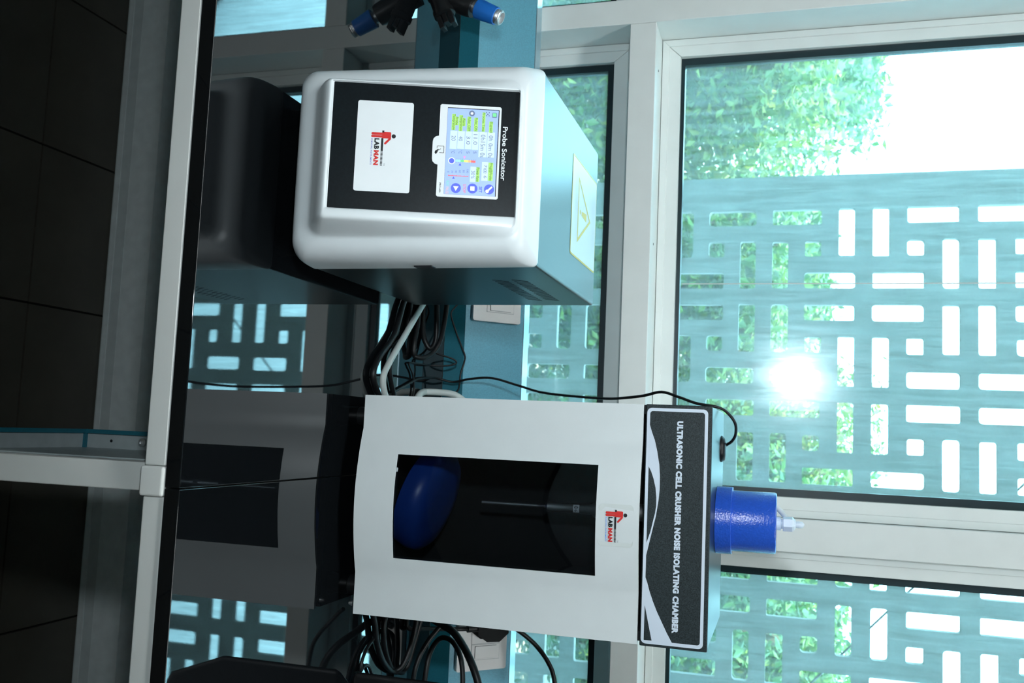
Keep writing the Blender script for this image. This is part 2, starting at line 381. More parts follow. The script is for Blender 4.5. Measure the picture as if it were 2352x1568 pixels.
# perforated concrete screen: basket-weave of slots, unit 86 x 84 mm
def jali():
    X0, px, Z0, pz, hw = -.597, .0858, CZ+.062, .0842, .021
    holes = []
    R0, R1, C0, C1 = 0, 26, -14, 19
    for r in range(R0, R1):
        for c in range(C0, C1):
            a, b = r % 6, c % 6
            x, z = X0+px*r, Z0+pz*c
            H = lambda: holes.append((x-hw, x+px+hw, z-hw, z+hw))      # runs along X
            V = lambda: holes.append((x-hw, x+hw, z-hw, z+pz+hw))      # runs along Z
            O = lambda: holes.append((x-hw, x+hw, z-hw, z+hw))
            if a in (0, 4) and b in (1, 2) and r+1 < R1: H()
            if a in (1, 3) and b in (4, 5) and r+1 < R1: H()
            if a in (0, 5) and b in (3, 5) and c+1 < C1: V()
            if a in (2, 3) and b in (0, 2) and c+1 < C1: V()
            if a in (1, 4) and b in (0, 3): O()
    x0, x1, z0, z1 = -.71, X0+px*R1+.06, Z0+pz*C0-.12, Z0+pz*C1+.1
    cu = bpy.data.curves.new('jali', 'CURVE'); cu.dimensions = '2D'; cu.fill_mode = 'BOTH'; cu.extrude = .011
    def spl(P):
        s = cu.splines.new('POLY'); s.points.add(len(P)-1); s.use_cyclic_u = True
        for k, (x, z) in enumerate(P): s.points[k].co = (x, z, 0, 1)
    spl([(x0, z0), (x1, z0), (x1, z1), (x0, z1)])
    for h in holes:
        j = [random.uniform(-.0012, .0012) for _ in range(4)]
        spl(rrect(h[0]+j[0], h[1]+j[1], h[2]+j[2], h[3]+j[3], random.choice((.004, .006, .009)), 3))
    o = bpy.data.objects.new('jali', cu); COL.objects.link(o)
    dg = bpy.context.evaluated_depsgraph_get(); me = bpy.data.meshes.new_from_object(o.evaluated_get(dg)); bpy.data.objects.remove(o)
    me.name = 'concrete_screen'
    me.transform(Matrix(((1,0,0,0),(0,0,-1,2.571),(0,1,0,0),(0,0,0,1))))
    me.transform(Matrix.Translation((-.4, -2.571, 0)))
    me.materials.clear(); me.materials.append(CONC)
    for p in me.polygons: p.use_smooth = False
    o = bpy.data.objects.new('concrete_screen', me); COL.objects.link(o); o.location = (.4, 2.571, 0)
    ROOT[o.name] = Vector((.4, 2.571, 0))
    return o, z0
js, jz = jali()
tag(js, 'perforated grey concrete screen with basket-weave slots outside the window', 'screen')
MB().box(-.71, 1.70, 2.545, 2.60, -.02, jz).build('plinth', CONC, js)

def tree(name, label, x, y, h, rx, ry, n, li, z0=.15, leaf=.05, group='shrubs behind the concrete screen'):
    r = thing(name, label, 'tree', (x, y, -.02), group)
    m = MB()
    for k in range(5):
        a = random.uniform(0, 6.28); b = random.uniform(.1, ry*.7)
        m.tube([(x+random.uniform(-.05, .05), y+random.uniform(-.05, .05), -.02), (x+math.cos(a)*b*.4, y+math.sin(a)*b*.4, h*.4), (x+math.cos(a)*b, y+math.sin(a)*b, h*.86)], .012+.012*random.random(), 6, 4)
    m.build('branches', BARK, r)
    vs = []; fs = []
    lumps = [(random.uniform(-.75, .75)*rx, random.uniform(-.75, .75)*ry, random.uniform(.05, .95)) for _ in range(44)]
    while len(fs) < n:
        lx, ly, lz = random.choice(lumps)
        a = random.gauss(0, .17); b = random.gauss(0, .17); c = random.gauss(0, .14)
        px_, py_, pz_ = x+lx+a*1.3, y+ly+b*1.3, z0+(h-z0)*lz+c
        if pz_ < 0.02 or pz_ > h or abs(px_-x) > rx-.06 or abs(py_-y) > ry-.06: continue
        d = Vector((random.gauss(0, 1), random.gauss(0, 1), random.gauss(-.3, .7))).normalized()
        sd = d.cross(Vector((random.gauss(0, .5), random.gauss(0, .5), 1))).normalized()
        L = leaf*random.uniform(.7, 1.5); W = L*random.uniform(.22, .34); p = Vector((px_, py_, pz_)); nn = d.cross(sd)
        k = len(vs)
        vs += [p, p+d*L*.5+sd*W+nn*W*.3, p+d*L, p+d*L*.5-sd*W+nn*W*.3]
        fs.append((k, k+1, k+2, k+3))
    m = MB(); m.v = vs; m.f = fs
    m.build('foliage', LEAF[li], r, fix=False)
    return r
TL = ['bushy green shrub with small leaves growing behind the concrete screen',
      'deep green leafy shrub growing behind the concrete screen',
      'yellow-green leafy shrub growing behind the concrete screen']
for x, y, h, li in [(-3.4,5.6,2.02,0),(-2.25,5.6,1.99,1),(-1.1,5.6,1.74,0),(.05,5.6,2.05,2),(1.2,5.6,1.84,0),(2.35,5.6,1.70,1),(3.5,5.6,1.68,0),
        (-2.9,4.4,1.74,1),(-1.75,4.4,1.72,2),(-.6,4.4,1.54,0),(.55,4.4,1.70,1),(1.7,4.4,1.60,2),(2.85,4.4,1.55,0)]:
    tree('garden_shrub', TL[li], x, y, h, .58, .5, 10500, li)
for x, y, h, li in [(-4.5,7.3,2.25,1),(-2.9,7.3,2.15,0),(-1.3,7.3,1.80,1),(.3,7.3,2.14,0),(1.9,7.3,1.92,1),(3.5,7.3,1.76,0),(5.1,7.3,1.75,1)]:
    tree('garden_tree', ['green leafy tree behind the row of garden shrubs', 'dark green leafy tree behind the row of garden shrubs'][li], x, y, h, .79, .55, 10500, li, leaf=.075, group='trees behind the shrubs')
MB().tube([(1.30, 4.0, zz(-.21)), (.953, 4.0, zz(.112)), (.523, 4.0, zz(.509)), (.212, 4.0, zz(.797)), (-.5, 4.0, zz(1.46))], .0045, 8, 4).build('guy_wire', RUB, None, (.62, 4.0, zz(-.21)))
tag(bpy.data.objects['guy_wire'], 'thin dark wire slanting across the sky behind the concrete screen', 'wire')

# ================================================================== BENCH
def slab(x0, x1, label):
    o = MB().box(x0, x1, .834, 1.580, .8615, .88).build('worktop', GRANITE, None, ((x0+x1)/2, 1.2, .8615), bevel=.0012)
    return tag(o, label, 'worktop')
slab(-2.3, .0765, 'polished black granite worktop slab under the boxy device with a touchscreen')
slab(.0775, 2.3, 'polished black granite worktop slab under the chamber, beyond the seam')
bn = thing('bench_frame', 'white steel bench frame carrying the black granite worktop', 'bench', (.067, .85, 0))
Z1, Z0 = .861, .835
box('front_beam', BENCHW, bn, -2.28, .0545, .834, .872, Z0, Z1, bevel=.002)
box('front_beam', BENCHW, bn, .0865, 2.28, .836, .872, Z0-.0005, Z1, bevel=.002)
box('corner_connector', BENCHW, bn, .0548, .0862, .831, .873, Z0-.003, Z1, bevel=.003)
box('leg', BENCHW, bn, .0525, .0825, .845, .875, .0, Z0-.0035, bevel=.0015)
box('leg', BENCHW, bn, -1.60, -1.57, .845, .875, .0, Z0-.0005, bevel=.0015)
box('rear_beam', BENCHW, bn, -2.28, 2.28, 1.53, 1.565, Z0, Z1, bevel=.002)
box('leg', BENCHW, bn, -1.60, -1.57, 1.53, 1.565, .0, Z0-.0005, bevel=.0015)
box('leg', BENCHW, bn, 1.60, 1.63, 1.53, 1.565, .0, Z0-.0005, bevel=.0015); box('leg', BENCHW, bn, 1.60, 1.63, .845, .875, .0, Z0-.0005, bevel=.0015)
# slotted bracket behind the leg: gusset plate, upright flange and foot flange with teal edges
gp = box('gusset_plate', GREYST, bn, .0505, .0522, .870, 1.075, .42, .834)
up_ = box('upright_flange', GREYST, bn, .031, .0503, 1.060, 1.062, .565, .834)
ft = box('foot_flange', GREYST, bn, .031, .0503, .875, 1.060, .560, .5625)
box('teal_edge', TEALD, up_, .0255, .031, 1.056, 1.066, .566, .834); box('teal_edge', TEALD, ft, .0255, .031, .875, 1.066, .558, .566)
box('teal_edge', TEALD, ft, .031, .0503, 1.055, 1.0602, .5625, .566)
MB().lathe([(.006, 0), (.0055, .002), (.003, .0028), (.0028, .001)], (.040, 1.06, .655), (0, -1, 0), 20).build('bolt', STEEL, up_, smooth=True)
MB().lathe([(.002, 0), (.002, .0006)], (.040, 1.06, .605), (0, -1, 0), 12).build('bolt_hole', INK, up_)

# ================================================================== SERVICE DUCT
du = thing('service_duct', 'teal metal cable duct with sloping face along the back of the bench', 'duct', (0, 1.6, .8805))
zf, zt = CZ-.561, CZ-.4755
MB().prism([(1.5805, .8805), (1.5805, zf), (1.69, zf), (1.69, .8805)], 'x', -2.3, 2.3).build('front_panel', TEALD, du)
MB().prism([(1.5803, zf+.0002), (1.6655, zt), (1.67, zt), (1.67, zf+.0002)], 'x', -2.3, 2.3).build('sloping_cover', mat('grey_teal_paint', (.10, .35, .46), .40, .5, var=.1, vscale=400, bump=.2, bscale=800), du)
MB().prism([(1.6650, zt-.004), (1.6650, zt+.0012), (1.6995, zt+.0012), (1.6995, zt-.004)], 'x', -2.3, 2.3).build('top_lip', LIPM, du)
sl = lambda t: (1.5803+t, zf+t)      # along the 45 degree face
ey = Vector((0, .70711, .70711)); en = Vector((0, -.70711, .70711))
def duct_fr(xc, t):                     # t: metres up the slope from the fold
    O = Vector((xc, 1.5803, zf))+ey*t
    return lambda u, v, d: tuple(O+Vector((1, 0, 0))*u+ey*v+en*d)
def socket(xc, wd, label, mods):
    t = thing('socket_plate', label, 'socket', duct_fr(xc, .06)(0, 0, .0004), 'socket plates on the teal duct')
    fr = duct_fr(xc, .06)
    f = Flat(fr); f.rect(0, 0, wd, .098, .0085, .004, .008); f.build('plate', SOCK, t)
    for (u, wm, kind) in mods:
        f = Flat(fr); f.rect(u, .006, wm, .055, .0095, 0, .0009); o = f.build('module', SOCK, t)
        f = Flat(fr); f.ring([(u-wm/2-.0006, -.0221), (u+wm/2+.0006, -.0221), (u+wm/2+.0006, .0341), (u-wm/2-.0006, .0341)], [(u-wm/2, -.0215), (u+wm/2, -.0215), (u+wm/2, .0335), (u-wm/2, .0335)], .0088); f.build('joint', GRAYI, o)
        if kind == 's':
            f = Flat(fr); f.rect(u, .006, wm*.8, .042, .0115, .001, .0025); f.build('rocker', SOCK, o)
            f = Flat(fr); f.ring([(u-wm*.4-.0006, -.0156), (u+wm*.4+.0006, -.0156), (u+wm*.4+.0006, .0276), (u-wm*.4-.0006, .0276)], [(u-wm*.4, -.015), (u+wm*.4, -.015), (u+wm*.4, .027), (u-wm*.4, .027)], .0098); f.build('rocker_gap', GRAYI, o)
        else:
            f = Flat(fr)
            for a, b in ((0, .018), (-.009, -.004), (.009, -.004)): f.circ(u+a, b+.004, .0035, .0098)
            f.build('pin_hole', INK, o)
    return t
socket(-.272, .158, 'ivory switched socket plate on the duct behind the touchscreen device', [(-.045, .04, 'p'), (.0, .04, 'p'), (.048, .026, 's')])
sR = socket(.350, .158, 'ivory switched socket plate with a black plug in it', [(-.035, .04, 'p'), (.012, .04, 'p'), (.047, .026, 's')])
# plug in the right-hand socket
fr = duct_fr(.351, .066)
pl = thing('power_plug', 'black moulded mains plug pushed into the ivory socket', 'plug', fr(0, 0, .0116))
f = Flat(fr); f.poly([(-.020,-.010),(-.009,-.024),(.008,-.024),(.018,-.010),(.019,.012),(.008,.026),(-.010,.026),(-.020,.012)], .036, .0240); o = f.build('plug_body', mat('matt_black_plastic', (.004, .0045, .005), .6, .2, var=.1), pl)
bv = o.modifiers.new('bevel', 'BEVEL'); bv.width = .005; bv.segments = 3; bv.angle_limit = .5
MB().tube([fr(0, -.022, .026), fr(0, -.034, .026), fr(.0, -.046, .026)], .0065, 14, 3).build('strain_relief', RUB, pl, smooth=True)
MB().tube([fr(0, -.044, .026), fr(0, -.066, .022), (.345, 1.52, .90), (.33, 1.46, .8845), (.27, 1.50, .8845)], .0038, 10).build('flex', RUB, pl, smooth=True)

FILLE = mat('fill_diffuser', (.9, .95, 1.0), .6, .2, var=0, emit=(.95, 1.0, 1.0), es=20.0)  # unseen glowing panels, added to fill the room with light from above
for lx, ly in ((-.9, .35), (.9, .35)):
    cl = thing('ceiling_fill_light', 'unseen flat ceiling panel added for fill light above the bench', 'fill light', (lx, ly, ZC-.06), 'added ceiling fill lights')
    box('housing', BENCHW, cl, lx-.62, lx+.62, ly-.16, ly+.16, ZC-.05, ZC-.001); box('diffuser', FILLE, cl, lx-.6, lx+.6, ly-.14, ly+.14, ZC-.058, ZC-.0505)

# ================================================================== SONICATOR
so = thing('probe_sonicator', 'white and grey probe sonicator unit with a touchscreen on its sloping front', 'lab instrument', (-.3055, 1.17, .88))
bx0, bx1, bz0, bz1 = -.424, -.187, zz(-.572), zz(-.279)
MB().box(bx0+.0015, bx1-.0014, 1.024, 1.358, bz0+.002, bz1-.0012).build('body', BODYG, so, bevel=.004)
body = so.children[-1]
# louvres on the right side: two groups of slanted slots
m = MB()
for ya, yb, zb in ((1.120, 1.290, zz(-.364)), (1.120, 1.290, zz(-.338))):
    for k in range(15):
        y = ya+(yb-ya)*k/14; X_ = bx1-.0014
        P4 = [(y, zb), (y+.0026, zb), (y+.0156, zb+.018), (y+.0130, zb+.018)]
        m.add([(X_-.0004, a_, b_) for a_, b_ in P4]+[(X_+.0003, a_, b_) for a_, b_ in P4], [(0,3,2,1),(4,5,6,7),(0,1,5,4),(1,2,6,5),(2,3,7,6),(3,0,4,7)])
m.build('vent_slots', INK, body)['kind'] = 'stuff'
# bezel: lofted rings
def Yb(z): return .954+(z-zz(-.56))*.122
def Yp(z): return .918+.345*(z-zz(-.497))
def ring(x0, x1, z0, z1, r, yfun):
    return [(x, yfun(z), z) for x, z in rrect(x0, x1, z0, z1, r, 6)]
pu0, pu1 = -.383, -.237; pz0, pz1 = zz(-.497), zz(-.297)
ins = lambda a, b=None, c=None, d=None: (bx0+a, bx1-(a if b is None else b), bz0+(a if c is None else c), bz1-(a if d is None else d))
rings = [
    ring(*ins(.004), .006, lambda z: 1.030), ring(*ins(0), .007, lambda z: 1.0295), ring(*ins(0), .008, lambda z: 1.024),
    ring(*ins(.0003), .014, lambda z: min(Yb(z)+.034, 1.021)), ring(*ins(.0032), .022, lambda z: min(Yb(z)+.017, 1.016)), ring(*ins(.0095, .0095, .0095, .0065), .022, lambda z: min(Yb(z)+.0065, 1.006)), ring(*ins(.0175, .0175, .0185, .0100), .020, lambda z: Yb(z)+.001),
    ring(*ins(.0255, .0255, .0330, .0135), .018, lambda z: min(Yb(z), Yp(z)+.062)),
    ring(*ins(.0280, .0280, .0395, .0145), .016, lambda z: min(Yb(z)-.0015, Yp(z)+.040)),
    ring(*ins(.0325, .0325, .0525, .0152), .012, lambda z: min(Yb(z)-.003, Yp(z)+.018)),
    ring(*ins(.0370, .0370, .0655, .0158), .007, lambda z: min(Yb(z)-.0035, Yp(z)+.0005)),
    ring(*ins(.0392, .0392, .0715, .0162), .004, lambda z: min(Yb(z)-.0035, Yp(z)-.0035)),
    ring(pu0-.0006, pu1+.0006, pz0-.0012, pz1+.0008, .002, lambda z: min(Yb(z)-.0030, Yp(z)-.0035)),
    ring(pu0, pu1, pz0, pz1, .0012, lambda z: Yp(z)-.0008),
    ring(pu0+.0006, pu1-.0006, pz0+.0006, pz1-.0006, .001, lambda z: Yp(z)+.002)]
m = MB(); n = len(rings[0]); vs = []; fs = []
for r in rings: vs += r
for j in range(len(rings)-1):
    for k in range(n): q = (k+1) % n; fs.append((j*n+k, j*n+q, (j+1)*n+q, (j+1)*n+k))
fs.append(tuple(range(n))); fs.append(tuple(range((len(rings)-1)*n, len(rings)*n)))
m.add(vs, fs); bz = m.build('front_bezel', WHITE, so, smooth=False)
for p in bz.data.polygons: p.use_smooth = True
bz.modifiers.new('sub', 'SUBSURF').levels = 1; bz.modifiers['sub'].render_levels = 2
box('side_catch', INK, so, bx1-.001, bx1+.0012, 1.010, 1.024, zz(-.427), zz(-.404), bevel=.0008)
for x in (bx0+.035, bx1-.035):
    for y in (1.05, 1.32): MB().lathe([(.013, 0), (.013, .02), (.015, .0305)], (x, y, .8802), seg=20).build('foot', RUB, so, smooth=True)
# control panel and print; plane coordinates in millimetres, u from the centre line, v up the slope
nv = Vector((0, -.9453, .3261)); vv = Vector((0, .3261, .9453)); PO = Vector((-.31, .918, zz(-.497)))
pf = lambda u, v, d: tuple(PO+Vector((1, 0, 0))*(u*.001)+vv*(v*.001)+nv*(d*.001))
f = Flat(pf); f.rect(0, 106, 147.6, 213.5, .35, .3, 1.2); cp = f.build('control_panel', BLACKP, so)
f = Flat(pf); f.text('Probe Sonicator', .2, 196, 62.5, 5.6, .45, .018); f.build('title_print', WHITEI, cp, True)
f = Flat(pf); f.rect(-.3, 59.8, 104.4, 62.8, .75, 2.5, .4); lp = f.build('logo_plate', WHITEI, so)
logo(pf, -18.7, 57.6, 40.66/1055, .85, lp, BLUEI)
# touchscreen surround with its tab
f = Flat(pf)
P = [(-53.4+1.5, 121.3), (-53.4, 122.8), (-53.4, 189.4), (-51.9, 190.9), (52.2, 190.9), (53.7, 189.4), (53.7, 122.8), (52.2, 121.3), (17.0, 121.3), (16.2, 118), (13.5, 115.4), (10, 114.6), (-9.5, 114.6), (-13, 115.4), (-15.6, 118), (-16.4, 121.3)]
f.poly(P[::-1], .75, .4); ts = f.build('touchscreen', WHITEI, so)
def em(name, c, s=.45): return mat(name, c, .2, .5, var=.01, emit=c, es=s)
DISP = em('display_lavender', (.32, .44, .84), .38)
f = Flat(pf); f.rect(.2, 159.2, 100.6, 58.8, .80); f.build('display_rim', INK, ts)
f = Flat(pf); f.rect(.6, 158.8, 99.6, 57.6, .90); f.build('display', DISP, ts)
SLP = .0
LABS = [('Elapsed',-29.5,179.6,12.4,3.9),('Process Time',-34.9,171.1,21.8,3.0),('Pulse_ON',-31.6,162.5,15.5,3.8),('Pulse_OFF',-31.7,154.6,16.7,3.8),('Alarm',-33.7,148.9,8.9,2.9),('Temprature',-32.3,145.3,18.1,3.8),('Probe',-34.6,140.8,9.3,3.0),('Temprature',-33.2,137.1,18.3,3.8),('Prog@Probe',22.2,181.5,20.5,4.1),('Power Rate',26.2,167.2,16.1,3.4)]
f = Flat(pf)
for t, u, v, a, b in LABS: f.rect(u, v, a+.8, b+.6 if t != 'Prog@Probe' else 5.6, 1.0)
f.build('label_backing', em('display_lime', (.36, .62, .16), .4), ts, True)
f = Flat(pf)
for t, u, v, a, b in LABS: f.text(t, u, v, a, b, 1.05, .008)
f.build('label_text', em('display_olive', (.10, .26, .06), .25), ts, True)
f = Flat(pf)
for u, v, a, b in [(-8.9,180.4,29.3,8.3),(-8.7,171.2,29.2,8.7),(-12.7,162.6,21.1,7.3),(-12.8,154.8,20.7,7.4),(-12.7,146.4,20.7,7.9),(-12.5,137.9,21.3,7.9),(22.2,174.9,21.8,7.1),(26.2,161.7,17.7,6.2)]: f.rect(u, v, a, b, 1.0)
f.build('value_field', em('display_pale', (.52, .68, .84), .42), ts, True)
f = Flat(pf)
for t, u, v, a, b in [('0h 0m 0s',-6.8,180.2,25.9,4.9),('0h15m 0s',-6.9,171.3,26.3,5.3),('11.0',-14.3,162.6,12,4.5),('S',.9,162.7,2.6,3.4),('3.0',-12.8,154.6,9.5,4.3),('S',1.3,154.9,2.6,3.4),('40',-14.2,146,5.6,4.4),('°C',1.2,146.3,3.9,3.8),('20',-14.4,137.9,6,4.7),('°C',1.2,138.1,3.9,3.9),('7@ 6',22.3,175.3,15.4,4.5),('30%',26.6,161.7,9.2,4.1)]: f.text(t, u, v, a, b, 1.05)
for k in range(6): f.text(str(20*k), 24.9-.38*k, 133.9+4.32*k, 1.6 if k == 0 else (3.0 if k < 5 else 4.2), 2.2, 1.02)
f.circ(-44.3, 157.4, 3.4, 1.0); f.rect(-44.3, 175.4, 1.6, 1.6, 1.0)
for a, b in ((-2, 1.6), (1.6, 1.6), (-2, -1.6), (1.6, -1.6)): f.rect(-44.3+a, 175.4+b, 1.4, 1.2, 1.0)
for k in range(11): f.rect(11.3, 143+k*2.05, 5.2, .22, .98)
f.rect(-43.6, 183.1, 5.8, 5.5, .98, .8)
f.build('value_text', em('display_slate', (.16, .20, .30), .2), ts, True)
f = Flat(pf)
for u, v in ((42.6, 180.7), (42.6, 161.9), (43.1, 143.2)): f.circ(u, v, 5.7, 1.0)
f.circ(11.9, 137, 3.0, 1.06); f.text('SET', 43.3, 171.1, 6.9, 3.4, 1.05, .02)
f.poly([(13.9, 146.6), (17.0, 145.0), (17.0, 148.2)], 1.05); f.poly([(29.8, 140), (32.6, 138.5), (32.6, 141.5)], 1.05)
f.build('blue_icon', em('display_blue', (.10, .13, .62), .4), ts, True)
f = Flat(pf); f.circ(11.9, 137, 3.9, 1.02); f.rect(42.6, 161.9, 4.8, 4.8, 1.08, .4); f.poly([(41.0, 140.2), (46.3, 143.2), (41.0, 146.2)], 1.08)
f.line((39.6, 183.9), (44.2, 179.2), 1.9, 1.08); f.circ(44.9, 178.6, 2.0, 1.08); f.circ(-44.3, 157.4, 1.5, 1.08)
f.build('white_icon', em('display_white', (.72, .82, .95), .5), ts, True)
f = Flat(pf); f.text('STOP', 43.2, 152.9, 10, 3.2, 1.05, .01); f.rect(29, 145.2, .8, 23, 1.05); f.rect(11.5, 161.5, 2.6, 5.0, 1.05)
for k in range(6): f.rect(28.6, 133.9+4.5*k, 1.8, .4, 1.05)
f.build('red_icon', em('display_red', (.75, .16, .16), .35), ts, True)
f = Flat(pf); f.text('PAUSE', 46.2, 133.5, 8.2, 3.3, 1.05); f.rect(11.5, 157.4, 2.6, 3.4, 1.05); f.build('orange_icon', em('display_orange', (.80, .45, .22), .35), ts, True)
f = Flat(pf); f.text('RUN /', 38.5, 133.9, 6.6, 3.3, 1.05); f.rect(-43.9, 183.1, 4.2, 4.2, 1.05); f.rect(11.5, 148.9, 2.6, 4.0, 1.05); f.build('green_icon', em('display_green', (.18, .62, .28), .4), ts, True)
f = Flat(pf); f.rect(11.5, 153.3, 2.6, 4.8, 1.05); f.build('yellow_icon', em('display_yellow', (.85, .78, .2), .4), ts)
f = Flat(pf); f.rect(11.5, 144.2, 2.6, 5.6, 1.05); f.build('cyan_icon', em('display_cyan', (.35, .72, .9), .4), ts)
f = Flat(pf); f.poly([(7.5-1.6, 149.8), (7.5-1.6, 152.8), (9.2, 151.3)][::-1], 1.05); f.build('magenta_icon', em('display_magenta', (.75, .28, .85), .4), ts)
f = Flat(pf)
for a, b in (((-4.4,119.9),(-4.6,127.5)), ((-4.6,127.5),(3.3,127.6)), ((3.3,127.6),(3.3,122.5)), ((-4.4,119.9),(-1.6,119.8)), ((-1.4,124.2),(.6,121.2))): f.line(a, b, .55, .85)
f.poly([(-1.2,121.2),(.2,121.9),(1.2,120.9),(2.6,120.6),(4.3,119.6),(5.0,118.4),(3.6,117.2),(1.4,117.6),(.4,119.2)], .85)
f.text('PRO-650', 43.4, 125.3, 11.2, 1.9, .85, .02); f.build('touch_symbol', INK, ts, True)
# warning label on top
wf_ = lambda u, v, d: (u, v, zz(-.2802)+d)
f = Flat(wf_); f.rect(-.3045, 1.2705, .137, .162, .0003, .004); wl = f.build('warning_label', YELL, so)
f = Flat(wf_); f.rect(-.3045, 1.2705, .132, .157, .0005, .003); f.build('label_paper', LABW, wl)
f = Flat(wf_); T = [(-.352, 1.228), (-.258, 1.228), (-.304, 1.312)]; cx = sum(p[0] for p in T)/3; cy = sum(p[1] for p in T)/3
f.ring(T, [(cx+(p[0]-cx)*.84, cy+(p[1]-cy)*.84) for p in T], .0007); f.poly([(-.307, 1.252), (-.301, 1.252), (-.298, 1.284), (-.310, 1.284)], .0007); f.circ(-.304, 1.243, .0035, .0007)
f.build('warning_triangle', YELL, wl, True)
f = Flat(wf_)
for k in range(3): f.text('KEEP AWAY', -.304, 1.2215-k*.006, .09, .0022, .0007) if False else f.rect(-.304, 1.220-k*.005, .10-.012*k, .0007, .0007)
for k in range(5): f.rect(-.304, 1.322+k*.005, .105-.008*k, .0006, .0007)
f.build('fine_print', mat('pale_grey_ink', (.50, .58, .62), .5, .3), wl, True)

# ================================================================== CHAMBER
ch = thing('isolating_chamber', 'white-doored noise isolating chamber with a dark window and black lettered header', 'lab instrument', (.1115, 1.32, .88))
cx0, cx1 = -.0385, .2635
dz0, dz1 = zz(-.570), zz(-.1765)
def Yd(x):          # door front in plan: flat flanges, shallow bow between
    a, b = .008, .206
    if x <= a or x >= b: return 1.200
    t = (x-a)/(b-a); return 1.200-.0165*math.sin(math.pi*t)**.85
xs = [cx0, -.01, .008]+[.008+(.206-.008)*k/22 for k in range(1, 22)]+[.206, .235, cx1]
wx0, wx1, wz0, wz1 = .0418, .1828, zz(-.512), zz(-.2315)
def snap(t):
    for e in (wx0, wx1):
        if abs(t-e) < .0046: return e
    return t
xs = sorted(set(round(snap(x), 5) for x in xs)); zs = [dz0, wz0, wz1, dz1]
vs = []; fs = []; idx = {}
for side, off in ((0, 0), (1, .0048)):
    for i, x in enumerate(xs):
        for j, z in enumerate(zs): idx[side, i, j] = len(vs); vs.append((x, Yd(x)+off, z))
inw = lambda i: xs[i] >= wx0-1e-6 and xs[i+1] <= wx1+1e-6
nx = len(xs)
for i in range(nx-1):
    for j in range(3):
        if j == 1 and inw(i): continue
        fs.append((idx[0,i,j], idx[0,i+1,j], idx[0,i+1,j+1], idx[0,i,j+1])); fs.append((idx[1,i,j+1], idx[1,i+1,j+1], idx[1,i+1,j], idx[1,i,j]))
    for j in (0, 3): fs.append((idx[0,i,j], idx[1,i,j], idx[1,i+1,j], idx[0,i+1,j]))
    if inw(i):
        for j in (1, 2): fs.append((idx[0,i,j], idx[0,i+1,j], idx[1,i+1,j], idx[1,i,j]))
for j in range(3):
    for i in (0, nx-1): fs.append((idx[0,i,j], idx[0,i,j+1], idx[1,i,j+1], idx[1,i,j]))
ia, ib = xs.index(round(wx0, 5)), xs.index(round(wx1, 5))
for i in (ia, ib): fs.append((idx[0,i,1], idx[0,i,2], idx[1,i,2], idx[1,i,1]))
dr = MB().add(vs, fs).build('door', DOORW, ch)
for p in dr.data.polygons: p.use_smooth = True
try: dr.data.set_sharp_from_angle(angle=.5)
except Exception: pass
# smoked pane just behind the opening
vs = []; fs = []
xw = [wx0+.0002+(wx1-wx0-.0004)*k/24 for k in range(25)]
for off in (.0012, .0042):
    for z in (wz0+.0002, wz1-.0002): vs += [(x, Yd(x)+off, z) for x in xw]
n = 25
for k in range(24):
    fs += [(k, k+1, n+k+1, n+k), (2*n+k+1, 2*n+k, 3*n+k, 3*n+k+1), (k+1, k, 2*n+k, 2*n+k+1), (n+k, n+k+1, 3*n+k+1, 3*n+k)]
fs += [(0, n, 3*n, 2*n), (n-1, 2*n-1+0, 4*n-1, 3*n-1)]
MB().add(vs, fs).build('window_pane', DARKG, dr, smooth=True)
# round-cornered sticker with the emblem, following the bow
df = lambda u, v, d: (u, Yd(u)-.0003-d, v)
f = Flat(df)
P = rrect(.0898, .1433, zz(-.2275), zz(-.1832), .005, 4)
f.poly(P, 0); st = f.build('emblem_sticker', STICK, dr)
logo(df, .0968, zz(-.2062), .0408/1055, .0004, st, AZUREI)
# cabinet: shell (open towards the door) in dark textured steel
yb = 1.432
cb = MB(); th = .012
cb.box(cx0, cx0+th, 1.221, yb, dz0+.002, zz(-.092)); cb.box(cx1-th, cx1, 1.221, yb, dz0+.002, zz(-.092))
cb.box(cx0+th, cx1-th, yb-th, yb, dz0+.002, zz(-.092)); cb.box(cx0+th, cx1-th, 1.221, yb-th, dz0+.002, dz0+.012)
cb.build('cabinet', INSIDE, ch)
box('top_cover', BODYG, ch, cx0, cx1+.0005, 1.2045, yb, zz(-.174), zz(-.0898), bevel=.003)
hd = box('header_panel', HEADM, ch, cx0-.0005, cx1+.001, 1.199, 1.2042, zz(-.1735), zz(-.0896), bevel=.0015)
hf = lambda u, v, d: (.1115+u*.001, 1.199-d*.001, zz(-.131)+v*.001)
f = Flat(hf)
f.ring(rrect(-145.9, 149.6, -40.7, 36.3, 6), rrect(-141.8, 145.4, -36.9, 32.4, 3.5), .25)
W1 = [(-124.4,-37),(-115.1,-34.1),(-104.8,-30.1),(-90.3,-26.5),(-73.8,-23.5),(-59.4,-22.3),(-42.8,-22.2),(-28.3,-23.3),(-9.6,-25.9),(7.1,-29.6),(23.7,-33.2),(41.4,-37)]
f.poly(W1[::-1]+[], .25)
W2 = [(67.9,-37),(74.9,-34.4),(84.8,-31.4),(96.5,-27),(109.1,-21.5),(121.6,-15),(134,-8.5),(145.5,-1.7),(145.5,-37)]
f.poly(W2[::-1], .25); f.build('border_graphic', SILVERP, hd, True)
f = Flat(hf)
f.poly([(-71,-36.9),(-65,-33.7),(-55.8,-30.3),(-44.6,-27.5),(-32.3,-26.1),(-22,-26),(-11.6,-27.4),(-1.1,-29.8),(11.4,-32.5),(25,-36.9)][::-1], .4)
f.build('dark_inlay', HEADM, hd); f = Flat(hf)
